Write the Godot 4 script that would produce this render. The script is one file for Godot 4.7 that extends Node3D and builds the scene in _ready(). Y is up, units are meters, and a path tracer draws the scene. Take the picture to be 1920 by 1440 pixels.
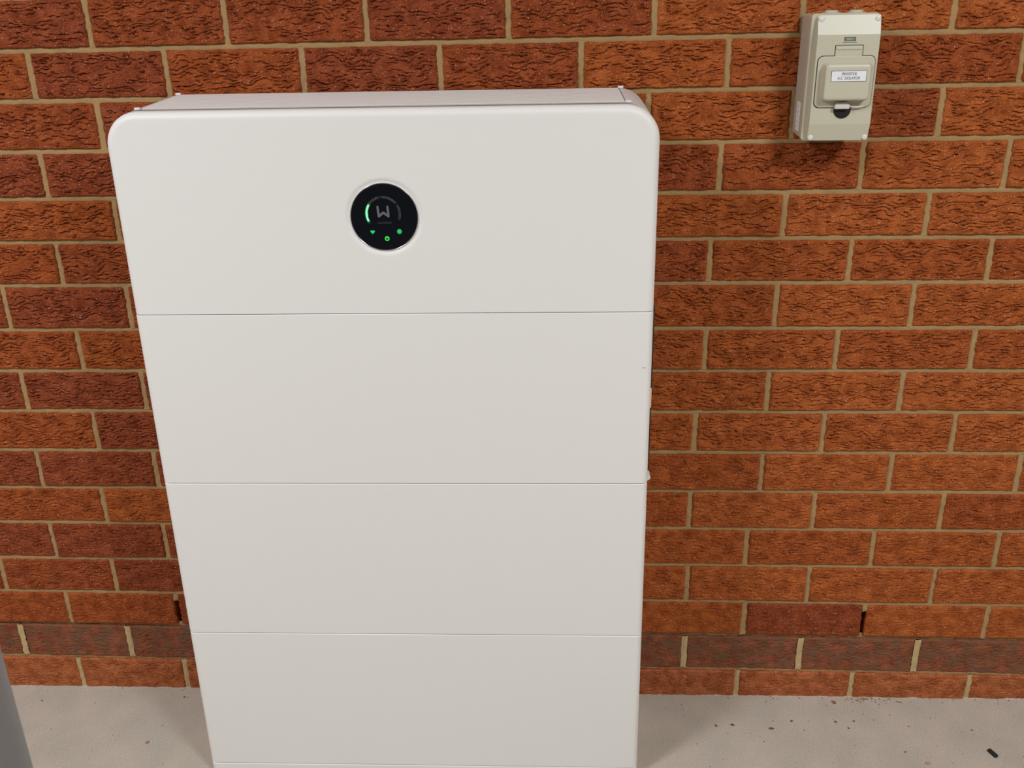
extends Node3D

# ------------------------------------------------------------------ geometry helpers
class Geo:
	var v := PackedVector3Array()
	var n := PackedVector3Array()
	var u := PackedVector2Array()
	var ix := PackedInt32Array()

	func put(p: Vector3, nn: Vector3, uv := Vector2.ZERO) -> int:
		v.append(p); n.append(nn); u.append(uv)
		return v.size() - 1

	# three corners, counter-clockwise seen from the front
	func face(a: int, b: int, c: int) -> void:
		ix.append(a); ix.append(c); ix.append(b)

	func tri(a: Vector3, b: Vector3, c: Vector3) -> void:
		var nn := (b - a).cross(c - a).normalized()
		face(put(a, nn, Vector2(a.x, a.y)), put(b, nn, Vector2(b.x, b.y)), put(c, nn, Vector2(c.x, c.y)))

	func quad(a: Vector3, b: Vector3, c: Vector3, d: Vector3) -> void:
		tri(a, b, c); tri(a, c, d)

	# a grid of points, smooth; front side = (next column) x (next row)
	func sheet(rows: Array, uvs := []) -> void:
		var nr := rows.size()
		var nc: int = rows[0].size()
		var acc := PackedVector3Array()
		acc.resize(nr * nc)
		for r in nr - 1:
			var ra: PackedVector3Array = rows[r]
			var rb: PackedVector3Array = rows[r + 1]
			for c in nc - 1:
				var f := (ra[c + 1] - rb[c]).cross(rb[c + 1] - ra[c])
				acc[r * nc + c] += f; acc[r * nc + c + 1] += f
				acc[r * nc + nc + c] += f; acc[r * nc + nc + c + 1] += f
		if rows[0][0].distance_to(rows[0][nc - 1]) < 1e-6 and nc > 3 and rows[nr - 1][0].distance_to(rows[nr - 1][nc - 1]) < 1e-6:
			for r in nr:
				var s := acc[r * nc] + acc[r * nc + nc - 1]
				acc[r * nc] = s; acc[r * nc + nc - 1] = s
		var b0 := v.size()
		for r in nr:
			for c in nc:
				var p: Vector3 = rows[r][c]
				put(p, acc[r * nc + c].normalized(), uvs[r][c] if uvs else Vector2(p.x, p.y))
		for r in nr - 1:
			for c in nc - 1:
				var k := b0 + r * nc + c
				face(k, k + 1, k + nc + 1); face(k, k + nc + 1, k + nc)

	# a flat polygon in the xy plane at z (a number or a Callable of the point), facing +z
	func cap(pts: PackedVector2Array, z, back := false) -> void:
		var t := Geometry2D.triangulate_polygon(pts)
		var b0 := v.size()
		for p in pts:
			var zz: float = z.call(p) if z is Callable else z
			put(Vector3(p.x, p.y, zz), Vector3(0, 0, -1 if back else 1), p)
		for k in range(0, t.size(), 3):
			var a := pts[t[k]]; var b := pts[t[k + 1]]; var c := pts[t[k + 2]]
			var ccw := (b - a).cross(c - a) > 0
			if ccw != back: face(b0 + t[k], b0 + t[k + 1], b0 + t[k + 2])
			else: face(b0 + t[k], b0 + t[k + 2], b0 + t[k + 1])
		if z is Callable:
			for k in range(b0, v.size()): n[k] = Vector3.ZERO
			for k in range(ix.size() - t.size(), ix.size(), 3):
				var f := (v[ix[k + 2]] - v[ix[k]]).cross(v[ix[k + 1]] - v[ix[k]])
				for j in 3: n[ix[k + j]] += f
			for k in range(b0, v.size()): n[k] = n[k].normalized()

	# box with rounded edges
	func rbox(at: Vector3, size: Vector3, r: float, seg := 3) -> void:
		var h := size / 2
		r = minf(r, minf(h.x, minf(h.y, h.z)) * 0.98)
		var axes := [[Vector3.RIGHT, Vector3.UP, Vector3.BACK], [Vector3.LEFT, Vector3.UP, Vector3.FORWARD], [Vector3.FORWARD, Vector3.UP, Vector3.RIGHT], [Vector3.BACK, Vector3.UP, Vector3.LEFT], [Vector3.RIGHT, Vector3.FORWARD, Vector3.UP], [Vector3.RIGHT, Vector3.BACK, Vector3.DOWN]]
		for ax in axes:
			var X: Vector3 = ax[0]; var Y: Vector3 = ax[1]; var Z: Vector3 = ax[2]
			var hx := absf(h.dot(X)); var hy := absf(h.dot(Y)); var hz := absf(h.dot(Z))
			var gx := []; var gy := []
			for k in seg + 1:
				var t := tan(PI / 4 * (1.0 - float(k) / seg))
				gx.append([-(hx - r), -t]); gy.append([-(hy - r), -t])
			for k in range(seg, -1, -1):
				var t := tan(PI / 4 * (1.0 - float(k) / seg))
				gx.append([hx - r, t]); gy.append([hy - r, t])
			var b0 := v.size()
			for b in gy:
				for a in gx:
					var nn: Vector3 = (X * a[1] + Y * b[1] + Z).normalized()
					var p: Vector3 = at + X * a[0] + Y * b[0] + Z * (hz - r) + nn * r
					put(p, nn, Vector2(p.x, p.y))
			var w := gx.size()
			for b in w - 1:
				for a in w - 1:
					var k := b0 + b * w + a
					face(k, k + 1, k + w + 1); face(k, k + w + 1, k + w)

	# disc or ring lathed about the z axis: profile of (radius, z), outside first
	func lathe(at: Vector3, prof: Array, seg := 48) -> void:
		var rows := []
		for q in prof:
			var row := PackedVector3Array()
			for k in seg + 1:
				var a := TAU * (k % seg) / seg
				row.append(at + Vector3(cos(a) * q.x, sin(a) * q.x, q.y))
			rows.append(row)
		sheet(rows)

	# lathed about y
	func lathe_y(at: Vector3, prof: Array, seg := 32) -> void:
		var rows := []
		for q in prof:
			var row := PackedVector3Array()
			for k in seg + 1:
				var a := -TAU * (k % seg) / seg
				row.append(at + Vector3(cos(a) * q.x, q.y, sin(a) * q.x))
			rows.append(row)
		sheet(rows)

	# a plate: outline extruded from z0 to z1 with a rounded front edge
	func plate(pts: PackedVector2Array, z0: float, z1: float, r := 0.0006) -> void:
		var rows := []
		var m := pts.size()
		var ins := func(d: float, z: float) -> PackedVector3Array:
			var row := PackedVector3Array()
			for k in m + 1:
				var p := pts[k % m]
				var e := (pts[(k + 1) % m] - pts[(k - 1 + m) % m]).normalized()
				row.append(Vector3(p.x - e.y * d, p.y + e.x * d, z))
			return row
		rows.append(ins.call(0.0, z0)); rows.append(ins.call(0.0, z1 - r))
		rows.append(ins.call(r * 0.3, z1 - r * 0.3)); rows.append(ins.call(r, z1))
		sheet(rows)
		var last: PackedVector3Array = rows[3]
		var c := PackedVector2Array()
		for k in m: c.append(Vector2(last[k].x, last[k].y))
		cap(c, z1)

	func tube(path: PackedVector3Array, rad: float, seg := 8) -> void:
		var rows := []
		var m := path.size()
		for k in m:
			var d := (path[mini(k + 1, m - 1)] - path[maxi(k - 1, 0)]).normalized()
			var s := d.cross(Vector3(0.31, 0.2, 0.93)).normalized()
			var t := d.cross(s)
			var row := PackedVector3Array()
			for j in seg + 1:
				var a := TAU * (j % seg) / seg
				row.append(path[k] + (s * cos(a) + t * sin(a)) * rad)
			rows.append(row)
		sheet(rows)

	func mesh() -> ArrayMesh:
		var a := []
		a.resize(Mesh.ARRAY_MAX)
		a[Mesh.ARRAY_VERTEX] = v; a[Mesh.ARRAY_NORMAL] = n; a[Mesh.ARRAY_TEX_UV] = u; a[Mesh.ARRAY_INDEX] = ix
		var m := ArrayMesh.new()
		m.add_surface_from_arrays(Mesh.PRIMITIVE_TRIANGLES, a)
		return m


var counts := {}

func numbered(called: String, parent: Node) -> String:
	var key := str(parent.get_instance_id()) + called
	var k: int = counts.get(key, 0)
	counts[key] = k + 1
	return called if k == 0 else "%s_%03d" % [called, k]

func obj(called: String, shape, m: Material, parent: Node = self) -> MeshInstance3D:
	var o := MeshInstance3D.new()
	o.mesh = shape.mesh() if shape is Geo else shape
	o.material_override = m
	o.name = numbered(called, parent)
	parent.add_child(o, true)
	return o

func thing(called: String, label: String, category: String, at: Vector3) -> Node3D:
	var o := Node3D.new()
	o.name = numbered(called, self)
	add_child(o, true)
	o.position = at
	o.set_meta("label", label); o.set_meta("category", category)
	return o

func tag(o: Node, label: String, category: String, group := "") -> Node:
	o.set_meta("label", label); o.set_meta("category", category)
	if group: o.set_meta("group", group)
	return o

func structure(o: Node, label: String, category: String) -> Node:
	o.set_meta("kind", "structure")
	return tag(o, label, category)

func mat(c: Color, rough := 0.6, metal := 0.0) -> StandardMaterial3D:
	var m := StandardMaterial3D.new()
	m.albedo_color = c
	m.roughness = rough
	m.metallic = metal
	return m

func glowing(c: Color, e: float) -> StandardMaterial3D:
	var m := mat(Color(0.02, 0.02, 0.02), 0.5)
	m.emission_enabled = true
	m.emission = c
	m.emission_energy_multiplier = e
	return m

func noise(sd: int, f: float, oct := 3, kind := FastNoiseLite.TYPE_SIMPLEX_SMOOTH) -> FastNoiseLite:
	var g := FastNoiseLite.new()
	g.seed = sd; g.frequency = f; g.noise_type = kind
	g.fractal_type = FastNoiseLite.FRACTAL_FBM if oct > 1 else FastNoiseLite.FRACTAL_NONE
	g.fractal_octaves = oct
	return g

func rounded(x0: float, y0: float, x1: float, y1: float, r: float, seg := 6) -> PackedVector2Array:
	var p := PackedVector2Array()
	for q in [[x1 - r, y0 + r, -PI / 2], [x1 - r, y1 - r, 0.0], [x0 + r, y1 - r, PI / 2], [x0 + r, y0 + r, PI]]:
		for k in seg + 1:
			var a: float = q[2] + PI / 2 * k / seg
			p.append(Vector2(q[0] + cos(a) * r, q[1] + sin(a) * r))
	return p

func lettering(s: String, high: float, m: Material, parent: Node, at: Vector3, wide := 0.0, font := "Droid Sans", weight := 400) -> MeshInstance3D:
	var t := TextMesh.new()
	var f := SystemFont.new()
	f.font_names = PackedStringArray([font])
	f.font_weight = weight
	t.font = f
	t.text = s
	t.font_size = 48
	t.pixel_size = 0.01
	t.depth = 0.02
	t.curve_step = 1.0
	var o := MeshInstance3D.new()
	o.mesh = t
	o.material_override = m
	o.name = numbered("lettering", parent)
	parent.add_child(o, true)
	var box := t.get_aabb()
	var sy := high / box.size.y
	var sx := wide / box.size.x if wide > 0 else sy
	o.scale = Vector3(sx, sy, 0.01)
	o.position = at - Vector3(box.get_center().x * sx, box.get_center().y * sy, 0)
	return o

# ------------------------------------------------------------------ materials
var M := {}
const FLOOR_TILT := 0.0068

func floor_y(x: float) -> float:
	return (x - 0.49) * tan(FLOOR_TILT)

func grain_textures() -> void:
	var S := 1024
	var rng := RandomNumberGenerator.new()
	rng.seed = 11
	# clay: colour grain with pale flecks, and a bump of the same grain
	var fine := noise(3, 0.16, 3).get_image(S, S, false, false, false).get_data()
	var patch := noise(4, 0.012, 4).get_image(S, S, false, false, false).get_data()
	var col := PackedByteArray(); col.resize(S * S * 3)
	var hgt := PackedByteArray(); hgt.resize(S * S)
	for k in S * S:
		var a := (fine[k] - 128) / 128.0
		var b := (patch[k] - 128) / 128.0
		var g := clampf(0.80 + 0.24 * a + 0.16 * b, 0.0, 1.0)
		col[k * 3] = int(255 * g)
		col[k * 3 + 1] = int(255 * clampf(g * (1.0 + 0.06 * b), 0, 1))
		col[k * 3 + 2] = int(255 * clampf(g * (1.0 + 0.10 * b), 0, 1))
		hgt[k] = int(clampf(128 + 90 * a + 30 * b, 0, 255))
	var ci := Image.create_from_data(S, S, false, Image.FORMAT_RGB8, col)
	var hi := Image.create_from_data(S, S, false, Image.FORMAT_L8, hgt)
	for k in 2600:
		var x := rng.randi_range(2, S - 4)
		var y := rng.randi_range(2, S - 4)
		var w := rng.randi_range(1, 3)
		var l := rng.randf()
		var c := Color(1.0, 0.99, 1.0).lerp(Color(1.0, 1.0, 1.0), l) if k % 4 else Color(0.30, 0.26, 0.26)
		ci.fill_rect(Rect2i(x, y, w, w if k % 3 else w + 1), c)
	M.clay = ImageTexture.create_from_image(ci)
	M.clay_bump = ImageTexture.create_from_image(hi)
	# separate fleck layer: grains of pale sand in the clay
	var fl := Image.create(S, S, false, Image.FORMAT_RGBA8)
	fl.fill(Color(0.8, 0.6, 0.5, 0.0))
	for k in 3000:
		var x := rng.randi_range(2, S - 5)
		var y := rng.randi_range(2, S - 5)
		var w := 2 + (1 if rng.randf() < 0.35 else 0)
		var c := Color(0.86, rng.randf_range(0.55, 0.74), rng.randf_range(0.40, 0.62), rng.randf_range(0.45, 1.0))
		fl.fill_rect(Rect2i(x, y, w, w), c)
	M.flecks = ImageTexture.create_from_image(fl)
	# concrete and mortar
	var cf := noise(21, 0.22, 3).get_image(S, S, false, false, false).get_data()
	var cp := noise(22, 0.007, 4).get_image(S, S, false, false, false).get_data()
	var cc := PackedByteArray(); cc.resize(S * S * 3)
	var ch := PackedByteArray(); ch.resize(S * S)
	for k in S * S:
		var a := (cf[k] - 128) / 128.0
		var b := (cp[k] - 128) / 128.0
		var g := clampf(0.90 + 0.10 * a + 0.05 * b, 0, 1)
		cc[k * 3] = int(255 * g)
		cc[k * 3 + 1] = int(255 * clampf(g * (1.0 - 0.015 * b), 0, 1))
		cc[k * 3 + 2] = int(255 * clampf(g * (1.0 - 0.02 * b), 0, 1))
		ch[k] = int(clampf(128 + 80 * a + 60 * b, 0, 255))
	var cim := Image.create_from_data(S, S, false, Image.FORMAT_RGB8, cc)
	for k in 420:
		var w := 1 + int(rng.randf() < 0.25)
		cim.fill_rect(Rect2i(rng.randi_range(2, S - 5), rng.randi_range(2, S - 5), w + int(rng.randf() < 0.4), w), Color(0.45, 0.40, 0.38).lerp(Color(0.8, 0.76, 0.72), rng.randf()))
	M.stone = ImageTexture.create_from_image(cim)
	M.stone_bump = ImageTexture.create_from_image(Image.create_from_data(S, S, false, Image.FORMAT_L8, ch))
	# weathering of the two lowest courses: grey bloom over the clay
	var ws := noise(33, 0.02, 4).get_image(512, 512, false, false, false)
	var wd := ws.get_data()
	var wc := PackedByteArray(); wc.resize(512 * 512 * 4)
	for k in 512 * 512:
		var a := clampf((wd[k] - 70) / 130.0, 0, 1)
		wc[k * 4] = 112; wc[k * 4 + 1] = 82; wc[k * 4 + 2] = 62; wc[k * 4 + 3] = int(235 * a)
	M.bloom = ImageTexture.create_from_image(Image.create_from_data(512, 512, false, Image.FORMAT_RGBA8, wc))

func brick_material(c: Color, bloom := false) -> StandardMaterial3D:
	var m := mat(c, 0.78)
	m.albedo_texture = M.clay
	m.heightmap_enabled = true
	m.heightmap_texture = M.clay_bump
	m.heightmap_scale = 0.12
	m.metallic_specular = 0.22
	m.detail_enabled = true
	m.detail_albedo = M.bloom if bloom else M.flecks
	return m

func materials() -> void:
	grain_textures()
	M.bricks = []
	for c in [Color8(201, 106, 52), Color8(196, 102, 49), Color8(190, 97, 47), Color8(184, 92, 46), Color8(176, 87, 46), Color8(168, 82, 48)]:
		M.bricks.append(brick_material(c))
	M.brick_grey = brick_material(Color8(172, 98, 68), true)
	M.brick_red = brick_material(Color8(205, 116, 70))
	M.mortar = mat(Color8(188, 152, 101), 0.9)
	M.pale_mortar = mat(Color8(212, 182, 130), 0.9)
	for m in [M.mortar, M.pale_mortar]:
		m.albedo_texture = M.stone
		m.heightmap_enabled = true
		m.heightmap_texture = M.stone_bump
		m.heightmap_scale = 0.12
		m.uv1_triplanar = true
		m.uv1_scale = Vector3.ONE * 2.6
	M.concrete = mat(Color8(206, 195, 178), 0.75)
	M.concrete.albedo_texture = M.stone
	M.concrete.heightmap_enabled = true
	M.concrete.heightmap_texture = M.stone_bump
	M.concrete.heightmap_scale = 0.06
	M.concrete.uv1_triplanar = true
	M.concrete.uv1_scale = Vector3.ONE * 1.15
	M.slurry = mat(Color8(200, 190, 174), 0.85)
	M.slurry.albedo_texture = M.stone
	M.slurry.uv1_triplanar = true
	M.slurry.uv1_scale = Vector3.ONE * 3.0
	M.white = mat(Color8(232, 229, 224), 0.42)
	M.white_cover = mat(Color8(232, 229, 223), 0.5)
	M.dark_gap = mat(Color8(70, 66, 62), 0.8)
	M.gap_shade_grey = mat(Color8(112, 106, 104), 0.8)  # colour of the shade in the gap behind the top cover
	M.seam_grey = mat(Color8(128, 124, 120), 0.8)
	M.latch = mat(Color8(214, 208, 200), 0.4)
	M.black = mat(Color8(18, 18, 19), 0.5)
	M.rail = mat(Color8(40, 26, 22), 0.6)
	M.label_yellow = mat(Color8(236, 205, 150), 0.5)
	M.steel_ring = mat(Color8(225, 225, 222), 0.22, 0.85)
	M.glass = mat(Color8(20, 21, 26), 0.06)
	M.print_grey = mat(Color8(100, 102, 106), 0.4)
	M.print_dim = mat(Color8(66, 68, 72), 0.4)
	M.grey_plastic = mat(Color8(200, 194, 170), 0.37)
	M.grey_plastic_dark = mat(Color8(186, 178, 160), 0.45)
	M.screw = mat(Color8(222, 218, 208), 0.35)
	M.sticker = mat(Color8(238, 237, 238), 0.45)
	M.ink = mat(Color8(22, 22, 24), 0.6)
	M.logo_green = mat(Color8(92, 100, 88), 0.5)
	M.post = mat(Color8(128, 125, 124), 0.5, 0.3)
	M.plaster = mat(Color8(236, 234, 230), 0.85)
	M.asphalt = mat(Color8(58, 58, 60), 0.9)
	M.panel_frame = mat(Color8(235, 235, 235), 0.5)

# ------------------------------------------------------------------ scene
func _ready() -> void:
	# camera
	var cam := Camera3D.new()
	cam.name = "camera"
	add_child(cam)
	cam.position = Vector3(0.8157, 1.4820, 1.7352)
	cam.basis = Basis.from_euler(Vector3(-0.40283, 0.05929, -0.02107), EULER_ORDER_YXZ)
	cam.fov = rad_to_deg(2.0 * atan(720.0 / 1850.0))
	cam.near = 0.05
	cam.far = 50.0
	cam.current = true
	var lens := CameraAttributesPhysical.new()
	lens.frustum_focal_length = 12.0 * 1850.0 / 720.0
	lens.frustum_focus_distance = 1.75
	lens.frustum_near = 0.05
	lens.frustum_far = 50.0
	lens.exposure_aperture = 8.0
	cam.attributes = lens
	# dark night air outside; the place is lit by its two ceiling panels
	var we := WorldEnvironment.new()
	we.name = "environment"
	var env := Environment.new()
	env.background_mode = Environment.BG_COLOR
	env.background_color = Color(0.02, 0.02, 0.025)
	env.tonemap_mode = Environment.TONE_MAPPER_LINEAR
	env.tonemap_exposure = 1.0
	env.sdfgi_enabled = true
	env.ssao_enabled = true
	env.ssil_enabled = true
	we.environment = env
	add_child(we)
	materials()
	ceiling_light(Vector3(2.1, 2.7, 2.1), 6.6, Color(0.96, 0.98, 1.0), "square ceiling light panel above the right side of the room")
	ceiling_light(Vector3(-0.9, 2.7, 1.8), 6.1, Color(0.96, 0.975, 1.0), "square ceiling light panel above the left side of the room")
	room()
	brick_wall()
	power_unit()
	isolator()
	grey_post()
	litter()

func ceiling_light(at: Vector3, energy: float, c: Color, label: String) -> void:
	var t := thing("ceiling_light", label, "ceiling light", at)
	var g := Geo.new()
	g.rbox(Vector3(0, -0.012, 0), Vector3(0.62, 0.024, 0.62), 0.004)
	obj("frame", g, M.panel_frame, t)
	var d := Geo.new()
	d.rbox(Vector3(0, -0.026, 0), Vector3(0.58, 0.006, 0.58), 0.002)
	obj("diffuser", d, glowing(c, 1.2), t)
	var l := AreaLight3D.new()
	l.name = "lamp_light"
	l.area_size = Vector2(0.56, 0.56)
	l.light_color = c
	l.light_energy = energy
	l.area_range = 12.0
	l.area_attenuation = 2.0
	l.shadow_enabled = true
	t.add_child(l)
	l.position = Vector3(0, -0.034, 0)
	l.rotation.x = -PI / 2

func room() -> void:
	var g := Geo.new()
	g.rbox(Vector3(0.31, -0.075, 1.9), Vector3(7.1, 0.15, 4.4), 0.004)
	var f := obj("floor", g, M.concrete)
	structure(f, "smooth pale grey concrete slab in front of the brick wall", "floor")
	f.transform = Transform3D(Basis(Vector3.BACK, FLOOR_TILT), Vector3(0.49, 0, 0))
	# cement slurry smeared where slab meets wall
	var rng := RandomNumberGenerator.new()
	rng.seed = 5
	var n1 := noise(51, 9.0, 3)
	var s := Geo.new()
	var rows := []
	for j in 5:
		rows.append(PackedVector3Array())
	var x := -1.6
	while x < 2.9:
		var w := 0.004 + 0.007 * absf(n1.get_noise_2d(x, 3.0)) * 2.0
		var h := 0.001 + 0.004 * maxf(0.0, n1.get_noise_2d(x * 1.7, 9.0) + 0.05)
		var y0 := 0.0
		for j in 5:
			var q := j / 4.0
			rows[4 - j].append(Vector3(x, y0 + h * (1.0 - q * q) - 0.0004, -0.004 + w * q + 0.0015 * n1.get_noise_2d(x * 5, j * 7.0)))
		x += 0.006
	s.sheet(rows)
	obj("slurry_edge", s, M.slurry, f)
	var wl := Geo.new(); wl.rbox(Vector3(-2.85, 1.3, 1.9), Vector3(0.15, 3.0, 4.5), 0.003)
	structure(obj("wall_left", wl, M.plaster), "plain light plastered side wall to the left of the brick wall", "wall")
	var wr := Geo.new(); wr.rbox(Vector3(4.3, 1.3, 1.9), Vector3(0.15, 3.0, 4.5), 0.003)
	structure(obj("wall_right", wr, M.plaster), "plain light plastered side wall to the right of the brick wall", "wall")
	var gr := Geo.new(); gr.rbox(Vector3(0.7, -0.13, 10.0), Vector3(30.0, 0.1, 12.0), 0.004)
	structure(obj("ground", gr, M.asphalt), "dark asphalt drive outside the open front of the carport", "ground")
	var c := Geo.new(); c.rbox(Vector3(0.7, 2.775, 1.95), Vector3(7.4, 0.15, 4.6), 0.003)
	structure(obj("ceiling", c, M.plaster), "flat light painted ceiling above the concrete slab", "ceiling")

# height of every bed joint at x = 0.8, its slope, and the upright joints of the course below it
const BED := [1.4485, 1.3635, 1.2793, 1.1922, 1.1053, 1.0233, 0.9405, 0.8528, 0.7678, 0.6822, 0.5951, 0.5091, 0.4234, 0.3361, 0.2483, 0.1618, 0.0744, -0.0130]
const TILT := [0.0039, 0.0039, 0.0035, 0.004, 0.0014, 0.0002, 0.0005, 0.0013, 0.0016, 0.0021, 0.0026, 0.002, 0.0004, 0.0012, -0.0016, -0.002, -0.0024, 0.0]
const UPRIGHTS := [
	[0.006, 0.242, 0.481, 0.719, 0.96, 1.2, 1.442],
	[-0.111, 0.129, 0.366, 0.602, 0.84, 1.084, 1.323, 1.562],
	[-0.005, 0.235, 0.475, 0.715, 0.955, 1.198, 1.443],
	[-0.125, 0.117, 0.358, 0.6, 0.841, 1.082, 1.324, 1.567],
	[-0.006, 0.234, 0.475, 0.716, 0.957, 1.199, 1.446],
	[-0.13, 0.111, 0.352, 0.592, 0.833, 1.074, 1.322, 1.566],
	[-0.251, -0.012, 0.23, 0.472, 0.714, 0.957, 1.199, 1.443],
	[-0.125, 0.115, 0.355, 0.595, 0.836, 1.076, 1.317, 1.564],
	[-0.254, -0.012, 0.23, 0.472, 0.714, 0.956, 1.198, 1.446],
	[-0.126, 0.112, 0.351, 0.589, 0.828, 1.066, 1.31, 1.555],
	[-0.26, -0.017, 0.227, 0.47, 0.713, 0.956, 1.2, 1.448, 1.692],
	[-0.14, 0.1, 0.341, 0.582, 0.823, 1.064, 1.309, 1.559],
	[-0.266, -0.024, 0.217, 0.459, 0.7, 0.942, 1.183, 1.435, 1.68],
	[-0.396, -0.15, 0.093, 0.337, 0.581, 0.825, 1.068, 1.315, 1.567],
	[-0.268, -0.025, 0.218, 0.461, 0.704, 0.947, 1.191, 1.438, 1.688],
	[-0.388, -0.146, 0.097, 0.341, 0.584, 0.827, 1.07, 1.314, 1.557],
	[-0.272, -0.032, 0.212, 0.456, 0.7, 0.944, 1.187, 1.431, 1.677],
]

func bed_y(k: int, x: float) -> float:
	if k < 0:
		return BED[0] + TILT[0] * (x - 0.8) - 0.086 * k
	return BED[k] + TILT[k] * (x - 0.8)

func uprights(k: int, lo: float, hi: float) -> Array:
	var a: Array = (UPRIGHTS[k] if k >= 0 else UPRIGHTS[posmod(k, 2)]).duplicate()
	while a[0] > lo: a.push_front(a[0] - 0.24)
	while a[-1] < hi: a.append(a[-1] + 0.24)
	return a

# one brick: wire-cut face with creases that overlap like bark, rounded arrises, rough outline
func brick_mesh(sd: int, nx: int, ny: int, strength: float) -> ArrayMesh:
	var L := 0.2305
	var H := 0.0768
	var warp := noise(sd * 7 + 1, 1.0, 3)
	var where := noise(sd * 7 + 2, 1.0, 2)
	var small := noise(sd * 7 + 3, 1.0, 3)
	var edge := noise(sd * 7 + 4, 1.0, 2)
	var lam := 0.0088
	var off := Vector2(sd * 0.371, sd * 0.593)
	var rows := []
	var uvs := []
	for j in ny + 1:
		var row := PackedVector3Array()
		var uv := PackedVector2Array()
		for i in nx + 1:
			var x := (float(i) / nx - 0.5) * L
			var y := (float(j) / ny - 0.5) * H
			var ex := L / 2 - absf(x)
			var ey := H / 2 - absf(y)
			var e := minf(ex, ey)
			var ph := y / lam + 1.7 * warp.get_noise_2d(x * 17.0, y * 30.0) + 0.42 * warp.get_noise_2d(x * 80.0 + 50.0, y * 90.0)
			var t := ph - floorf(ph)
			var d := minf(t, 1.0 - t) * lam
			var s := smoothstep(-0.42, 0.06, where.get_noise_2d(x * 22.0, y * 30.0 + floorf(ph + 0.5) * 3.7)) * smoothstep(0.001, 0.007, e) * strength
			var z := -0.0044 * s * exp(-(d / 0.00085) * (d / 0.00085)) + 0.0025 * s * (0.5 - t)
			z += 0.0013 * small.get_noise_2d(x * 110.0, y * 150.0) * (0.5 + strength * 0.5) + 0.0007 * small.get_noise_2d(x * 320.0 + 9.0, y * 380.0)
			z += 0.0010 * edge.get_noise_2d(x * 14.0, y * 18.0 + 40.0)
			var rr := 0.0034
			if e < rr: z -= rr - sqrt(maxf(0.0, rr * rr - (rr - e) * (rr - e)))
			# wander of the outline
			var wx := x
			var wy := y
			if ex < 0.006: wx += 0.0016 * edge.get_noise_2d(signf(x) * 30.0, y * 60.0) * (1.0 - ex / 0.006)
			if ey < 0.006: wy += 0.0012 * edge.get_noise_2d(x * 30.0, signf(y) * 30.0 + 90.0) * (1.0 - ey / 0.006)
			row.append(Vector3(wx, wy, z))
			uv.append(Vector2(x / 0.42, -y / 0.42) + off)
		rows.append(row)
		uvs.append(uv)
	var g := Geo.new()
	g.sheet(rows, uvs)
	# the four sides and the back
	var rim := PackedVector3Array()
	for i in nx: rim.append(rows[0][i])
	for j in ny: rim.append(rows[j][nx])
	for i in range(nx, 0, -1): rim.append(rows[ny][i])
	for j in range(ny, -1, -1): rim.append(rows[j][0])
	var back := PackedVector3Array()
	for p in rim: back.append(Vector3(p.x, p.y, -0.10))
	g.sheet([back, rim])
	g.quad(Vector3(L / 2, -H / 2, -0.1), Vector3(-L / 2, -H / 2, -0.1), Vector3(-L / 2, H / 2, -0.1), Vector3(L / 2, H / 2, -0.1))
	return g.mesh()

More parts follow.
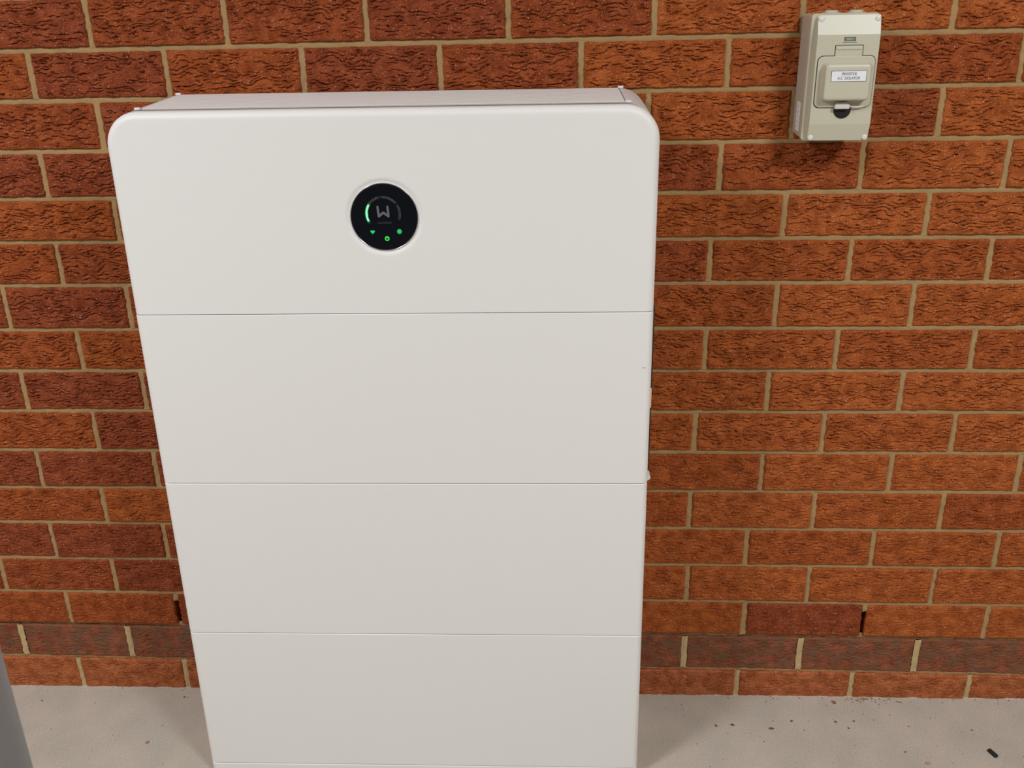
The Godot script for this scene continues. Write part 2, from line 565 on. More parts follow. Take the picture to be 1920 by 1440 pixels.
func brick_wall() -> void:
	var g := Geo.new()
	g.rbox(Vector3(0.7, 1.3, -0.19), Vector3(7.4, 3.05, 0.12), 0.003)
	var w := obj("wall_back", g, M.mortar)
	structure(w, "red rustic face brick wall with tan mortar joints behind the white cabinet", "wall")
	var meshes := []
	for k in 16: meshes.append(brick_mesh(k + 1, 96, 84, 1.0))
	var smooth := []
	for k in 5: smooth.append(brick_mesh(k + 31, 96, 72, 0.4))
	var middling := []
	for k in 6: middling.append(brick_mesh(k + 71, 96, 80, 0.68))
	var plain_meshes := []
	for k in 3: plain_meshes.append(brick_mesh(k + 51, 14, 6, 0.0))
	var rng := RandomNumberGenerator.new()
	rng.seed = 77
	var tone := noise(61, 1.6, 2)
	var far := []
	var lo := -0.62
	var hi := 2.05
	for k in range(-14, 17):
		var near_row := k >= -2
		var ups := uprights(k, -2.75, 4.2)
		for j in ups.size() - 1:
			var xa: float = ups[j]
			var xb: float = ups[j + 1]
			var xc := (xa + xb) / 2
			var y1 := bed_y(k, xc)
			var y0 := bed_y(k + 1, xc)
			var sx := (xb - xa - 0.0098) / 0.2305
			var sy := (y1 - y0 - 0.0088) / 0.0768
			var at := Vector3(xc, (y0 + y1) / 2, rng.randf_range(-0.0012, 0.0012))
			if k == 15:
				at.z -= 0.003
				sy *= 1.05
				at.y -= 0.0018
			if k == 16: at.z += 0.001
			var turn := Vector3(rng.randf_range(-0.008, 0.008), rng.randf_range(-0.005, 0.005), rng.randf_range(-0.003, 0.003) + (TILT[k] + TILT[k + 1]) / 2 if k >= 0 else 0.004)
			var b := Basis.from_euler(turn).scaled_local(Vector3(sx, sy, 1))
			var r1 := rng.randf()
			var r2 := rng.randi()
			if not near_row or xc < lo or xc > hi:
				if y1 < 2.72: far.append(Transform3D(b, at))
				continue
			var hidden := xc > 0.28 and xc < 0.84 and k > 2
			var seen := k >= -1 and xc > -0.58 and xc < 1.93 and not hidden
			var bank: Array = plain_meshes if not seen else smooth if k >= 14 else middling if k >= 10 else meshes
			var t := clampf(0.52 - 0.42 * (xc - 0.7) + 0.9 * tone.get_noise_2d(xc, k * 0.3) + (r1 - 0.5) * 0.5 + (0.05 if k < 8 else -0.02), 0.0, 0.999)  # left and upper bricks darker: own tone, plus light falloff put into colour
			var m: Material = M.bricks[int(t * M.bricks.size())]
			if k == 15: m = M.brick_grey
			if k == 16: m = M.brick_red
			var o := obj("brick", bank[r2 % bank.size()], m, w)
			o.transform = Transform3D(b, at)
	var mm := MultiMesh.new()
	mm.transform_format = MultiMesh.TRANSFORM_3D
	mm.mesh = plain_meshes[0]
	mm.instance_count = far.size()
	for k in far.size(): mm.set_instance_transform(k, far[k])
	var fo := MultiMeshInstance3D.new()
	fo.name = "outer_bricks"
	fo.multimesh = mm
	fo.material_override = M.bricks[2]
	fo.set_meta("kind", "stuff")
	w.add_child(fo, true)
	# mortar
	var nz := noise(71, 1.0, 3)
	var bed := Geo.new()
	var low := Geo.new()
	for k in range(-13, 17):
		var fine: bool = k >= -1
		var x := -2.7
		var rows := [PackedVector3Array(), PackedVector3Array(), PackedVector3Array(), PackedVector3Array(), PackedVector3Array()]
		while x < 4.15:
			for j in 5:
				var q := j / 4.0 - 0.5
				var z := -0.0042 + 0.0016 * nz.get_noise_2d(x * 40.0, k * 9.0 + q * 3.0) + 0.0008 * nz.get_noise_2d(x * 160.0, k * 9.0 + q * 8.0) - 0.004 * q * q
				if k == 15: z -= 0.005
				if k == 16: z -= 0.001
				rows[j].append(Vector3(x, bed_y(k, x) + q * 0.0145, z))
			x += 0.006 if fine and x > lo and x < hi else 0.24
		bed.sheet(rows)
	for k in range(-14, 17):
		var ups := uprights(k, -2.7, 4.1)
		for x in ups:
			var y0 := bed_y(k + 1, x) + 0.003
			var y1 := bed_y(k, x) - 0.003
			if k == 14 and (absf(x + 0.025) < 0.01 or absf(x - 1.438) < 0.01):
				y0 = y1 - 0.018
			var rows := []
			var fine: bool = k >= -1 and x > lo and x < hi
			var ny := 14 if fine else 1
			for j in ny + 1:
				var y := lerpf(y0, y1, float(j) / ny)
				var row := PackedVector3Array()
				for i in 5:
					var q := i / 4.0 - 0.5
					var z := -0.0036 + 0.0026 * nz.get_noise_2d(y * 60.0, x * 31.0 + q * 3.0) + 0.0012 * nz.get_noise_2d(y * 220.0, x * 53.0 + q * 9.0) - 0.005 * q * q
					if k >= 15: z += 0.0022
					row.append(Vector3(x + q * (0.0125 if k >= 15 else 0.016) + 0.0012 * nz.get_noise_2d(y * 70.0, x * 17.0), y, z))
				rows.append(row)
			(low if k >= 15 else bed).sheet(rows)
	obj("mortar", bed, M.mortar, w)
	var lm := obj("mortar", low, M.pale_mortar, w)
	lm.set_meta("label", "pale mortar in the two lowest courses")

# ------------------------------------------------------------------ the white cabinet
const W := 0.8459

# outline of the round-topped head, inset by d
func head_outline(d: float, y0: float, y1: float, r: float, seg := 12) -> PackedVector2Array:
	var p := PackedVector2Array()
	var h := W / 2
	p.append(Vector2(h - d, y0))
	p.append(Vector2(h - d, (y0 + y1) / 2))
	for k in seg + 1:
		var a := PI / 2 * k / seg
		p.append(Vector2(h - r + cos(a) * (r - d), y1 - r + sin(a) * (r - d)))
	for k in seg + 1:
		var a := PI / 2 + PI / 2 * k / seg
		p.append(Vector2(-h + r + cos(a) * (r - d), y1 - r + sin(a) * (r - d)))
	p.append(Vector2(-h + d, (y0 + y1) / 2))
	p.append(Vector2(-h + d, y0))
	return p

func head_shape(y0: float, y1: float, r: float, zb: float, zf: float, inset: float, fil: float, hole := Vector3.ZERO) -> Geo:
	var g := Geo.new()
	var steps := [[inset, zb]]
	for k in 8:
		var a := PI / 2 * k / 7.0
		steps.append([inset + fil * (1.0 - cos(a)), zf - fil * (1.0 - sin(a))])
	steps.append([inset + fil + 0.004, zf])
	var rows := []
	var last: PackedVector2Array
	for s in steps:
		last = head_outline(s[0], y0, y1, r)
		var row := PackedVector3Array()
		for p in last: row.append(Vector3(p.x, p.y, s[1]))
		rows.append(row)
	g.sheet(rows)
	if hole.z > 0.0:
		# the flat front in two halves round the dish for the display
		var halves := [PackedVector2Array(), PackedVector2Array()]
		var ytop: float = y1 - inset - fil - 0.004
		halves[0].append(Vector2(hole.x, y0)); halves[1].append(Vector2(hole.x, ytop))
		for p in last: halves[0 if p.x > hole.x else 1].append(p)
		halves[0].append(Vector2(hole.x, ytop)); halves[1].append(Vector2(hole.x, y0))
		for k in 37:
			var a := PI * k / 36.0
			halves[0].append(Vector2(hole.x + sin(a) * hole.z, hole.y + cos(a) * hole.z))
			halves[1].append(Vector2(hole.x - sin(a) * hole.z, hole.y - cos(a) * hole.z))
		g.cap(halves[0], zf); g.cap(halves[1], zf)
		var prof := []
		for k in 9:
			var q := k / 8.0
			prof.append(Vector2(hole.z - 0.0095 * q, zf - 0.0024 * (0.5 - 0.5 * cos(PI * q))))
		prof.append(Vector2(0.0, zf - 0.0024))
		g.lathe(Vector3(hole.x, hole.y, 0), prof, 72)
	else:
		g.cap(last, zf)
	g.cap(head_outline(inset, y0, y1, r), zb, true)
	var h := W / 2 - inset
	g.quad(Vector3(-h, y0, zb), Vector3(h, y0, zb), Vector3(h, y0, zf - fil), Vector3(-h, y0, zf - fil))
	g.quad(Vector3(-h, y0, zf - fil), Vector3(h, y0, zf - fil), Vector3(h - fil, y0, zf), Vector3(-h + fil, y0, zf))
	return g

# a straight cover: rounded cross-section carried from y0 to y1
func cover_shape(y0: float, y1: float, zb: float, zf: float, inset: float, fil: float) -> Geo:
	var g := Geo.new()
	var rows := []
	for e in [[y0, 0.0012], [y0 + 0.0004, 0.0004], [y0 + 0.0012, 0.0], [y1 - 0.0012, 0.0], [y1 - 0.0004, 0.0004], [y1, 0.0012]]:
		var h: float = W / 2 - inset - e[1]
		var f: float = zf - e[1]
		var row := PackedVector3Array([Vector3(-h, e[0], zb)])
		for k in 8:
			var a := PI / 2 * k / 7.0
			row.append(Vector3(-h + fil * (1.0 - cos(a)), e[0], f - fil * (1.0 - sin(a))))
		row.append(Vector3(-h + fil + 0.004, e[0], f)); row.append(Vector3(h - fil - 0.004, e[0], f))
		for k in 8:
			var a := PI / 2 * (7 - k) / 7.0
			row.append(Vector3(h - fil * (1.0 - cos(a)), e[0], f - fil * (1.0 - sin(a))))
		row.append(Vector3(h, e[0], zb))
		rows.append(row)
	g.sheet(rows)
	for e in [[y0, true], [y1, false]]:
		var src: PackedVector3Array = rows[0] if e[1] else rows[-1]
		var k0 := g.v.size()
		for p in src: g.put(p, Vector3.DOWN if e[1] else Vector3.UP)
		for k in range(1, src.size() - 1):
			if e[1]: g.face(k0, k0 + k + 1, k0 + k)
			else: g.face(k0, k0 + k, k0 + k + 1)
	g.quad(Vector3(W / 2 - inset, y0, zb), Vector3(-W / 2 + inset, y0, zb), Vector3(-W / 2 + inset, y1, zb), Vector3(W / 2 - inset, y1, zb))
	return g

func power_unit() -> void:
	var t := thing("battery_cabinet", "tall white stacked battery cabinet with round black display standing against the brick wall", "battery cabinet", Vector3.ZERO)
	var yaw := 0.01407
	var lean := 0.0152
	var ax := Vector3(cos(yaw), 0, -sin(yaw))
	var up := Vector3(-lean * sin(yaw), 1, -lean * cos(yaw)).normalized()
	t.transform = Transform3D(Basis(ax, up, ax.cross(up)), Vector3(0.5337, 0.0274, 0.2489))
	var S := [0.0, 0.3119, 0.6272, 0.9376]
	var top := 1.2606
	var head_body := obj("inverter_body", head_shape(S[3] + 0.001, top, 0.052, -0.213, -0.0225, 0.0012, 0.003), M.white, t)
	var pivot := Vector3(0, top, -0.0225)
	head_body.transform = Transform3D(Basis.IDENTITY, pivot) * Transform3D(Basis(Vector3.RIGHT, lean + 0.003), Vector3.ZERO) * Transform3D(Basis.IDENTITY, -pivot)
	# ribbed lid between the two corner pieces
	var lid := Geo.new()
	var rows := []
	var z := -0.034
	while z > -0.2065:
		var q := fposmod(z, 0.0115) / 0.0115
		var h := 0.0010 if q > 0.3 else 0.0
		rows.append(PackedVector3Array([Vector3(-0.371, top - 0.0009 + h, z), Vector3(0.371, top - 0.0009 + h, z)]))
		z -= 0.0115 / 6.0
	lid.sheet(rows)
	obj("ribbed_lid", lid, M.white, head_body)
	for s in [-1, 1]:
		var seam := Geo.new()
		seam.rbox(Vector3(s * 0.3722, top - 0.0011, -0.118), Vector3(0.0009, 0.0012, 0.185), 0.0002, 1)
		obj("lid_seam", seam, M.seam_grey, head_body)
	for sx in [-1, 1]:
		for zz in [-0.028, -0.209]:
			var clip := Geo.new()
			clip.rbox(Vector3(sx * 0.3755, top + 0.0005, zz), Vector3(0.009, 0.0034, 0.005), 0.001)
			obj("corner_clip", clip, M.white, head_body)
	var hc := obj("inverter_cover", head_shape(S[3] + 0.0007, top - 0.0019, 0.052, -0.0195, 0.0, 0.0, 0.0115, Vector3(-0.0008, 1.0950, 0.0625)), M.white_cover, t)
	hc.set_meta("label", "topmost white cover with rounded upper corners around the display")
	obj("cover_gap_shade", head_shape(S[3] + 0.001, top + 0.0008, 0.054, -0.0226, -0.0194, 0.0016, 0.0003), M.gap_shade_grey, t)  # grey strip added to paint the shade between cover and body
	var names := ["lowest battery cover above the base", "battery cover second from the bottom", "battery cover just below the display cover"]
	for k in 3:
		obj("battery_body", cover_shape(S[k] + 0.0004, S[k + 1] - 0.0004, -0.213, -0.0225, 0.0012, 0.003), M.white, t)
		var gap := [0.0006, 0.0005, 0.0008]
		var c := obj("battery_cover", cover_shape(S[k] + gap[maxi(k - 1, 0)], S[k + 1] - gap[k], -0.0205, 0.0, 0.0, 0.010), M.white_cover, t)
		c.set_meta("label", names[k])
	obj("base_plinth", cover_shape(-0.022, -0.0009, -0.205, 0.0, 0.0, 0.010), M.white, t)
	for sx in [-1, 1]:
		for zz in [-0.03, -0.18]:
			var ft := Geo.new()
			ft.lathe_y(Vector3(sx * 0.36, 0, zz), [Vector2(0.0, -0.0276), Vector2(0.02, -0.0276), Vector2(0.02, -0.0215)], 20)
			obj("foot", ft, M.black, t)
	# handle rail on the right flank with its label, and a small corner tab
	var rail := Geo.new()
	rail.rbox(Vector3(W / 2 + 0.0012, 0.785, -0.06), Vector3(0.0075, 0.30, 0.05), 0.001)
	var ro := obj("side_rail", rail, M.rail, t)
	var lab := Geo.new()
	lab.rbox(Vector3(W / 2 + 0.0026, 0.7735, -0.0346), Vector3(0.0038, 0.036, 0.0012), 0.0003)
	obj("rail_label", lab, M.label_yellow, ro)
	var tab := Geo.new()
	tab.plate(PackedVector2Array([Vector2(W / 2 - 0.003, 0.617), Vector2(W / 2 + 0.0078, 0.6235), Vector2(W / 2 + 0.0062, 0.6285), Vector2(W / 2 - 0.003, 0.633)]), -0.05, -0.026, 0.0008)
	obj("corner_tab", tab, M.white, t)
	# faint scuff marks on the covers
	var sc := Geo.new()
	sc.rbox(Vector3(0.4095, 0.8415, 0.0001), Vector3(0.006, 0.0006, 0.0004), 0.0001, 1)
	obj("scratch", sc, M.dark_gap, t)
	display(t)

func arc_shape(c: Vector2, r0: float, r1: float, a0: float, a1: float, z0: float, z1: float, round_ends := false) -> Geo:
	var g := Geo.new()
	var m := 20
	var pts := PackedVector2Array()
	for k in m + 1:
		var a := deg_to_rad(lerpf(a0, a1, float(k) / m))
		pts.append(c + Vector2(cos(a), sin(a)) * r1)
	if round_ends:
		var a := deg_to_rad(a1)
		var mid := c + Vector2(cos(a), sin(a)) * (r0 + r1) / 2
		for k in range(1, 6):
			var b := a + PI * k / 6.0
			pts.append(mid + Vector2(cos(b), sin(b)) * (r1 - r0) / 2)
	for k in range(m, -1, -1):
		var a := deg_to_rad(lerpf(a0, a1, float(k) / m))
		pts.append(c + Vector2(cos(a), sin(a)) * r0)
	if round_ends:
		var a := deg_to_rad(a0)
		var mid := c + Vector2(cos(a), sin(a)) * (r0 + r1) / 2
		for k in range(1, 6):
			var b := a + PI + PI * k / 6.0
			pts.append(mid + Vector2(cos(b), sin(b)) * (r1 - r0) / 2)
	g.plate(pts, z0, z1, (z1 - z0) * 0.3)
	return g

func bar(a: Vector2, b: Vector2, w: float, z0: float, z1: float, g: Geo) -> void:
	var d := (b - a).normalized()
	var s := Vector2(-d.y, d.x)
	var pts := PackedVector2Array()
	for k in 7:
		var q := -PI / 2 + PI * k / 6.0
		pts.append(b + (d * cos(q) + s * sin(q)) * w / 2)
	for k in 7:
		var q := PI / 2 + PI * k / 6.0
		pts.append(a + (d * cos(q) + s * sin(q)) * w / 2)
	g.plate(pts, z0, z1, (z1 - z0) * 0.3)

func display(t: Node3D) -> void:
	var C := Vector3(-0.0008, 1.0950, 0)
	var k := 0.0001044
	var R := 0.0535
	var ring := Geo.new()
	ring.lathe(C, [Vector2(R, -0.0006), Vector2(R, 0.0016), Vector2(R - 0.0003, 0.0019), Vector2(R - 0.0009, 0.0019), Vector2(R - 0.0012, 0.0014)], 96)
	var d := obj("display", ring, M.steel_ring, t)
	d.set_meta("label", "round black glass display with a bright metal rim and green lights")
	d.position.z = -0.0022
	var gl := Geo.new()
	gl.lathe(C, [Vector2(R - 0.0010, 0.0), Vector2(R - 0.0010, 0.0017), Vector2(R - 0.0016, 0.0022), Vector2(R - 0.0029, 0.0022), Vector2(R - 0.0031, 0.0019), Vector2(R - 0.0034, 0.0022), Vector2(0.02, 0.0022), Vector2(0.0, 0.0022)], 96)
	obj("glass", gl, M.glass, d)
	var z0 := 0.0020
	var z1 := 0.0024
	var at := func(x: float, y: float) -> Vector2: return Vector2(C.x + (x - 797.0) * k, C.y + (702.0 - y) * k)
	var ac: Vector2 = at.call(784.0, 650.0)
	obj("level_light", arc_shape(ac, 0.0245, 0.0274, 149.0, 204.0, z0, z1, true), glowing(Color(0.50, 1.0, 0.68), 1.5), d)
	obj("level_halo", arc_shape(ac, 0.0232, 0.0290, 145.0, 208.0, z0, z1 - 0.0001, true), glowing(Color(0.0, 0.5, 0.14), 0.22), d)  # dim green band: halo of the lit arc put in as a glowing shape
	for s in [[97.0, 145.5], [37.0, 94.0], [-22.0, 32.0]]:
		var g := arc_shape(ac, 0.0269, 0.0275, s[0], s[1], z0, z1)
		var h := arc_shape(ac, 0.0247, 0.0253, s[0] + 1, s[1] - 1, z0, z1)
		var st := SurfaceTool.new()
		st.append_from(g.mesh(), 0, Transform3D.IDENTITY)
		st.append_from(h.mesh(), 0, Transform3D.IDENTITY)
		obj("level_segment", st.commit(), M.print_grey, d)
	var em := Geo.new()
	var path := [at.call(706.0, 545.0), at.call(717.0, 688.0), at.call(787.0, 632.0), at.call(862.0, 688.0), at.call(855.0, 545.0)]
	for j in 4: bar(path[j], path[j + 1], 0.0036, z0, z1 + j * 0.00001, em)
	obj("emblem", em, M.print_grey, d)
	var tc: Vector2 = at.call(800.0, 786.0)
	lettering("GOODWE", 0.0032, M.print_dim, d, Vector3(tc.x, tc.y, z1), 0.0215)
	# three indicator icons
	var green := glowing(Color(0.10, 0.86, 0.42), 0.9)
	var p: Vector2 = at.call(608.0, 922.0)
	var heart := Geo.new()
	var hp := PackedVector2Array()
	for j in 24:
		var a := TAU * j / 24.0
		hp.append(p + Vector2(pow(sin(a), 3) * 16.0, 13.0 * cos(a) - 5.0 * cos(2 * a) - 2.0 * cos(3 * a) - cos(4 * a)) * 0.000215)
	hp.reverse()
	heart.plate(hp, z0, z1, 0.0001)
	obj("indicator_light", heart, green, d)
	p = at.call(1012.0, 920.0)
	var disc := Geo.new()
	disc.lathe(Vector3(p.x, p.y, 0), [Vector2(0.0037, z0), Vector2(0.0037, z1), Vector2(0.0026, z1)], 24)
	disc.lathe(Vector3(p.x, p.y, 0), [Vector2(0.0021, z0), Vector2(0.0021, z1), Vector2(0.0, z1)], 18)
	obj("indicator_light", disc, green, d)
	p = at.call(820.0, 1026.0)
	var pw := Geo.new()
	pw.lathe(Vector3(p.x, p.y, 0), [Vector2(0.0037, z0), Vector2(0.0037, z1), Vector2(0.0021, z1), Vector2(0.0021, z0)], 28)
	bar(p + Vector2(0, 0.0002), p + Vector2(0, 0.0026), 0.0010, z0, z1 + 0.00005, pw)
	obj("indicator_light", pw, glowing(Color(0.22, 0.95, 0.36), 1.0), d)

# ------------------------------------------------------------------ the isolator
func isolator() -> void:
	var t := thing("isolator_switch", "grey plastic isolator switch box mounted on the brick wall at upper right", "isolator switch", Vector3(1.2535, 1.2065, 0.0))
	t.scale.x = 1.025
	var g := Geo.new()
	g.rbox(Vector3(-0.0036, 0.0965, 0.0335), Vector3(0.1002, 0.190, 0.066), 0.005)
	var enc := obj("enclosure", g, M.grey_plastic_dark, t)
	var rim := Geo.new()
	rim.plate(rounded(-0.0545, -0.0005, 0.0478, 0.1945, 0.006), 0.064, 0.0748, 0.0012)
	obj("lid_rim", rim, M.grey_plastic, t)
	# faceted front cover
	var xs := 0.0474
	var zf := func(p: Vector2) -> float:
		if p.y > 0.1640: return 0.0895 - (p.y - 0.1640) * 0.30
		if p.y < 0.0280: return 0.0895 - (0.0280 - p.y) * 0.26
		return 0.0895
	var out := PackedVector2Array()
	var full := rounded(-0.0472, 0.0008, xs, 0.1930, 0.005)
	for p in full: out.append(p)
	var cv := Geo.new()
	var ring := PackedVector2Array()
	for i in out.size():
		var a := out[i]
		var b := out[(i + 1) % out.size()]
		ring.append(a)
		if absf(a.x - b.x) < 1e-5 and absf(a.y - b.y) > 0.05:
			for y in ([0.028, 0.164] if b.y > a.y else [0.164, 0.028]): ring.append(Vector2(a.x, y))
	var r0 := PackedVector3Array(); var r1 := PackedVector3Array(); var r2 := PackedVector3Array()
	var inner := PackedVector2Array()
	for i in ring.size() + 1:
		var p := ring[i % ring.size()]
		var c := Vector2(clampf(p.x, -0.0465, 0.0467), clampf(p.y, 0.0015, 0.1923))
		r0.append(Vector3(p.x, p.y, 0.0735)); r1.append(Vector3(p.x, p.y, zf.call(p) - 0.0008)); r2.append(Vector3(c.x, c.y, zf.call(p)))
		if i < ring.size(): inner.append(c)
	cv.sheet([r0, r1, r2])
	for band in [[-1.0, 0.028], [0.028, 0.164], [0.164, 1.0]]:
		var pp := PackedVector2Array()
		for p in inner:
			if p.y >= band[0] - 1e-6 and p.y <= band[1] + 1e-6: pp.append(p)
		cv.cap(pp, zf)
	var cover := obj("front_cover", cv, M.grey_plastic, t)
	for s in [[-0.0418, 0.1865], [0.0425, 0.1865], [-0.0418, 0.0062], [0.0425, 0.0062]]:
		var sg := Geo.new()
		var z: float = zf.call(Vector2(s[0], s[1]))
		sg.lathe(Vector3(s[0], s[1], z), [Vector2(0.0044, -0.002), Vector2(0.0044, 0.0010), Vector2(0.0036, 0.0018), Vector2(0.0, 0.0020)], 24)
		obj("screw", sg, M.screw, cover)
	# moulded oval on the cover
	var ov := Geo.new()
	var op := PackedVector3Array()
	for k in 41:
		var a := TAU * (k % 40) / 40.0
		op.append(Vector3(-0.0335 + cos(a) * 0.0108, 0.1515 + sin(a) * 0.0072, 0.0894))
	ov.tube(op, 0.0004, 6)
	obj("moulded_oval", ov, M.grey_plastic, cover)
	# maker's plate
	var lg := Geo.new()
	lg.rbox(Vector3(0.0022, 0.1572, 0.0896), Vector3(0.0172, 0.0060, 0.0006), 0.0002, 1)
	var logo := obj("badge", lg, M.logo_green, cover)
	lettering("IMO", 0.0036, M.grey_plastic, logo, Vector3(0.0022, 0.1572, 0.0901), 0.0115, "Droid Serif", 700)
	lettering("PRECISION CONTROLS", 0.0012, M.logo_green, logo, Vector3(0.0022, 0.1524, 0.0898), 0.0210, "Droid Sans", 700)
	# dark joint round the flap, the flap, its hinge tab and the raised block
	var gk := Geo.new()
	gk.plate(rounded(-0.0438, 0.0535, 0.0440, 0.1332, 0.009), 0.086, 0.0899, 0.0002)
	gk.plate(rounded(-0.0190, 0.1300, 0.0237, 0.1486, 0.0012, 3), 0.086, 0.0899, 0.0002)
	obj("flap_gap_shade", gk, M.black, t)  # black plate put in as the shade of the open joint
	var dg := Geo.new()
	dg.plate(rounded(-0.0428, 0.0545, 0.0430, 0.1322, 0.0085), 0.086, 0.0925, 0.0010)
	dg.plate(rounded(-0.0180, 0.1290, 0.0227, 0.1477, 0.0012, 3), 0.086, 0.0912, 0.0006)
	var door := obj("flap", dg, M.grey_plastic, t)
	var step := Geo.new()
	step.rbox(Vector3(0.0023, 0.1440, 0.0915), Vector3(0.0385, 0.0045, 0.0022), 0.0009)
	obj("hinge_tab", step, M.grey_plastic, door)
	var bk := Geo.new()
	var br := []
	for s in [[0.0036, 0.0920], [0.0014, 0.1000], [0.0006, 0.1070], [-0.0006, 0.1088], [-0.0022, 0.1097], [-0.0050, 0.1100]]:
		var row := PackedVector3Array()
		var pts := rounded(-0.0338 - s[0], 0.0675 - s[0], 0.0343 + s[0], 0.1215 + s[0], 0.0052 + maxf(s[0], -0.0045))
		for i in pts.size() + 1: row.append(Vector3(pts[i % pts.size()].x, pts[i % pts.size()].y, s[1]))
		br.append(row)
	bk.sheet(br)
	bk.cap(rounded(-0.0288, 0.0725, 0.0293, 0.1165, 0.0007), 0.1100)
	obj("raised_block", bk, M.grey_plastic, door)
	# printed label
	var bg := Geo.new()
	bg.rbox(Vector3(0.0010, 0.1040, 0.1101), Vector3(0.0530, 0.0163, 0.0006), 0.0002, 1)
	obj("label_border", bg, M.ink, door)
	var wg := Geo.new()
	wg.rbox(Vector3(0.0010, 0.1040, 0.1103), Vector3(0.0518, 0.0151, 0.0007), 0.0002, 1)
	var wl := obj("label_plate", wg, M.sticker, door)
	lettering("INVERTER", 0.0041, M.ink, door, Vector3(0.0010, 0.1076, 0.1108), 0.0225)
	lettering("A.C. ISOLATOR", 0.0041, M.ink, door, Vector3(0.0010, 0.1011, 0.1108), 0.0335)
	# latch and lock
	var lk := Geo.new()
	lk.lathe(Vector3(0.0015, 0.0500, 0.0), [Vector2(0.0132, 0.087), Vector2(0.0132, 0.0902), Vector2(0.0122, 0.0906), Vector2(0.0, 0.0906)], 40)
	obj("lock_disc", lk, M.black, t)
	var la := Geo.new()
	la.rbox(Vector3(-0.0010, 0.0563, 0.0955), Vector3(0.0222, 0.0072, 0.0085), 0.0012)
	la.rbox(Vector3(-0.0010, 0.0600, 0.0940), Vector3(0.0190, 0.0060, 0.0060), 0.0012)
	obj("latch", la, M.latch, door)
	var lp := Geo.new()
	var lip := PackedVector3Array()
	for k in 13:
		var q := k / 12.0
		lip.append(Vector3(0.0105 + 0.0225 * q, 0.0560 - 0.0008 * sin(PI * q), 0.0935 + 0.0025 * sin(PI * q)))
	lp.tube(lip, 0.0013, 8)
	obj("flap_lip", lp, M.latch, door)
	# blanking plugs on the top
	for x in [-0.0165, 0.0215]:
		var pg := Geo.new()
		pg.lathe_y(Vector3(x, 0.1905, 0.034), [Vector2(0.0142, -0.001), Vector2(0.0142, 0.0034), Vector2(0.0132, 0.0040), Vector2(0.0102, 0.0040), Vector2(0.0102, 0.0062), Vector2(0.0094, 0.0068), Vector2(0.0, 0.0068)], 32)
		obj("blanking_plug", pg, M.grey_plastic, t)
	# rating sticker on the left flank
	var sg2 := Geo.new()
	sg2.rbox(Vector3(-0.0539, 0.034, 0.036), Vector3(0.0006, 0.046, 0.024), 0.0002, 1)
	var side := obj("rating_sticker", sg2, M.sticker, enc)
	var mk := Geo.new()
	for k in 5:
		mk.rbox(Vector3(-0.05425, 0.049 - 0.008 * k, 0.033 + 0.004 * (k % 2)), Vector3(0.0004, 0.0030, 0.0060), 0.0001, 1)
	obj("rating_print", mk, M.grey_plastic_dark, side)

# ------------------------------------------------------------------ grey post near the camera
func grey_post() -> void:
	var r := 0.05
	var x := 0.241
	var t := thing("bollard_post", "smooth grey metal bollard post at the lower left edge near the camera", "post", Vector3(x, floor_y(x), 1.029))
	var g := Geo.new()
	var prof := [Vector2(r, 0.008), Vector2(r, 0.5), Vector2(r, 1.05)]
	for k in range(1, 7):
		var a := PI / 2 * k / 6.0
		prof.append(Vector2(r * cos(a), 1.05 + 0.022 * sin(a)))
	g.lathe_y(Vector3.ZERO, prof, 40)
	obj("shaft", g, M.post, t)
	var b := Geo.new()
	b.lathe_y(Vector3.ZERO, [Vector2(0.09, 0.0), Vector2(0.09, 0.008), Vector2(0.088, 0.010), Vector2(0.0, 0.010)], 40)
	var bp := obj("base_plate", b, M.post, t)
	for k in 4:
		var a := PI / 4 + PI / 2 * k
		var bo := Geo.new()
		bo.lathe_y(Vector3(cos(a) * 0.072, 0.010, sin(a) * 0.072), [Vector2(0.008, 0.0), Vector2(0.008, 0.006), Vector2(0.0, 0.006)], 6)
		obj("bolt", bo, M.steel_ring, bp)

# ------------------------------------------------------------------ bits lying on the slab
func crumb(size: Vector3, sd: int) -> Geo:
	var g := Geo.new()
	var nz := noise(sd, 1.0, 1)
	var rows := []
	for j in 6:
		var row := PackedVector3Array()
		var b := PI * (j / 5.0) - PI / 2
		for k in 9:
			var a := -TAU * (k % 8) / 8.0
			var d := Vector3(cos(a) * cos(b), sin(b), sin(a) * cos(b))
			var q := 1.0 + 0.45 * nz.get_noise_3d(d.x * 1.6, d.y * 1.6, d.z * 1.6 + sd)
			row.append(Vector3(d.x * size.x, (d.y + 1.0) * size.y * 0.5 * (0.7 + 0.3 * q), d.z * size.z) * Vector3(q, 1, q) * 0.5)
		rows.append(row)
	g.sheet(rows)
	return g

func lay(called: String, g: Geo, c: Color, x: float, z: float, turn: float, label: String, category: String, group := "") -> void:
	var o := obj(called, g, mat(c, 0.8))
	o.position = Vector3(x, floor_y(x) - 0.0002, z)
	o.rotation.y = turn
	tag(o, label, category, group)

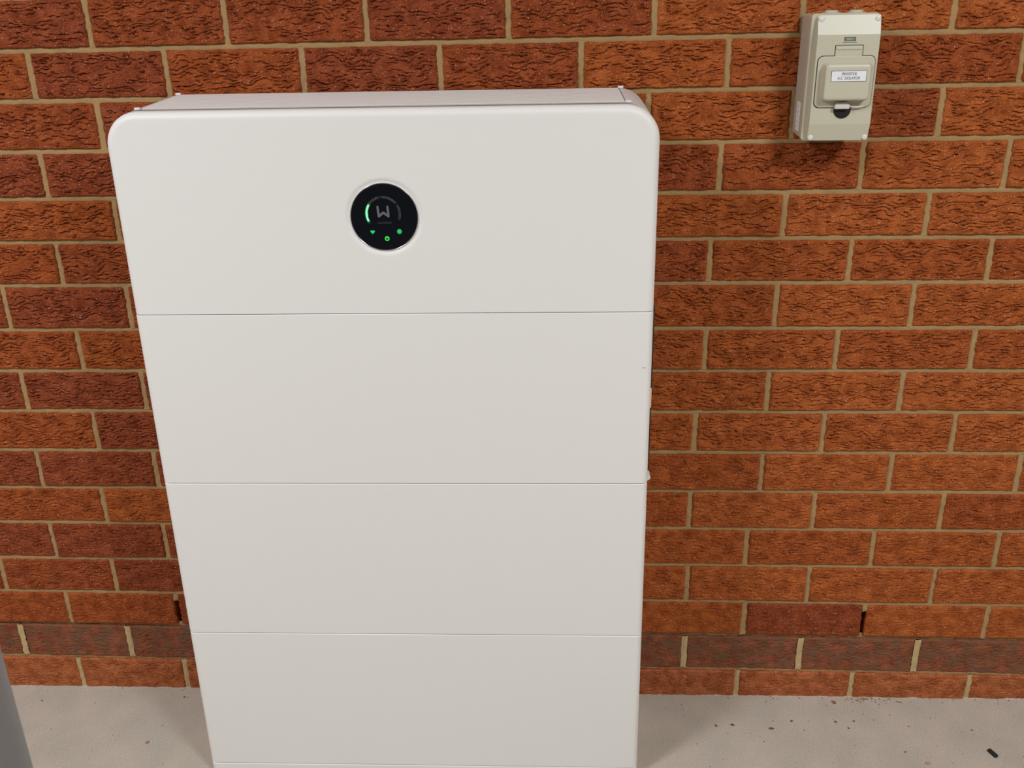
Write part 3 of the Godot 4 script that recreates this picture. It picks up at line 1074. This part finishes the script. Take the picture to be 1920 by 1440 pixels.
func litter() -> void:
	var bk := Geo.new()
	bk.rbox(Vector3(0, 0.003, 0), Vector3(0.0075, 0.006, 0.021), 0.0012)
	lay("black_scrap", bk, Color8(34, 30, 28), 1.6695, 0.164, 0.42, "short black strip of scrap on the concrete at the lower right corner", "scrap")
	lay("brick_chip", crumb(Vector3(0.009, 0.003, 0.006), 3), Color8(150, 105, 92), -0.058, 0.172, 0.6, "pinkish brown chip lying on the slab left of the white cabinet", "chip")
	lay("brick_chip", crumb(Vector3(0.006, 0.003, 0.005), 4), Color8(120, 92, 78), -0.029, 0.032, 0.2, "small brown chip by the wall just left of the cabinet", "chip")
	lay("brick_chip", crumb(Vector3(0.010, 0.003, 0.012), 5), Color8(150, 100, 78), 1.392, 0.019, 0.3, "reddish chip against the wall base under a joint", "chip")
	lay("brick_chip", crumb(Vector3(0.012, 0.004, 0.007), 6), Color8(190, 140, 122), 1.534, 0.192, 0.3, "pale pink chip at the very bottom of the picture right of centre", "chip")
	var tw := Geo.new()
	tw.tube(PackedVector3Array([Vector3(-0.006, 0.001, -0.003), Vector3(0, 0.0015, 0.0005), Vector3(0.006, 0.001, 0.003)]), 0.0008, 6)
	lay("twig", tw, Color8(120, 92, 70), 1.531, 0.016, 0.1, "tiny thin twig on the concrete close to the wall", "twig")
	var spots := [
		[1.244, 0.102, 0.010, "longest brown crumb on the concrete to the right of the white cabinet"],
		[1.132, 0.096, 0.0075, "left one of two brown crumbs side by side nearest the cabinet"],
		[1.166, 0.093, 0.0085, "right one of two brown crumbs side by side nearest the cabinet"],
		[1.291, 0.079, 0.007, "lone brown crumb below the pale joint of the lowest brick course"],
		[1.382, 0.079, 0.007, "leftmost of three brown crumbs grouped on the slab at right"],
		[1.420, 0.076, 0.006, "crumb nearest the wall in the group of three at right"],
		[1.404, 0.097, 0.006, "crumb farthest from the wall in the group of three at right"],
		[1.654, 0.097, 0.005, "dark crumb between the wall and the short black strip"],
		[1.500, 0.162, 0.005, "brown crumb beside the pale pink chip at the bottom edge"],
		[-0.346, 0.050, 0.005, "brown crumb on the slab beside the grey post at far left"],
	]
	var k := 0
	for s in spots:
		lay("soil_crumb", crumb(Vector3(s[2], s[2] * 0.45, s[2] * 0.75), 20 + k), [Color8(104, 84, 70), Color8(128, 98, 82), Color8(92, 78, 66)][k % 3], s[0], s[1], k * 1.3, s[3], "crumb", "brown crumbs scattered on the concrete")
		k += 1
	# brick dust and grit along the wall, too small to count
	var rng := RandomNumberGenerator.new()
	rng.seed = 91
	var mm := MultiMesh.new()
	mm.transform_format = MultiMesh.TRANSFORM_3D
	mm.mesh = crumb(Vector3(0.004, 0.002, 0.003), 77).mesh()
	mm.instance_count = 170
	for i in 170:
		var x := rng.randf_range(-0.5, 1.95)
		var z := pow(rng.randf(), 3.0) * 0.2 + 0.004
		if i < 60:
			x = rng.randfn(1.475, 0.025)
			z = 0.003 + absf(rng.randfn(0, 0.008))
		if x > 0.08 and x < 0.98: x = 0.98 + rng.randf() * 0.9
		var sc := rng.randf_range(0.3, 1.0)
		mm.set_instance_transform(i, Transform3D(Basis(Vector3.UP, rng.randf() * TAU).scaled(Vector3.ONE * sc), Vector3(x, floor_y(x), z)))
	var o := MultiMeshInstance3D.new()
	o.name = "grit"
	o.multimesh = mm
	o.material_override = mat(Color8(150, 104, 82), 0.85)
	o.set_meta("kind", "stuff")
	add_child(o, true)
	tag(o, "reddish grit and dust strewn along the foot of the brick wall", "grit")
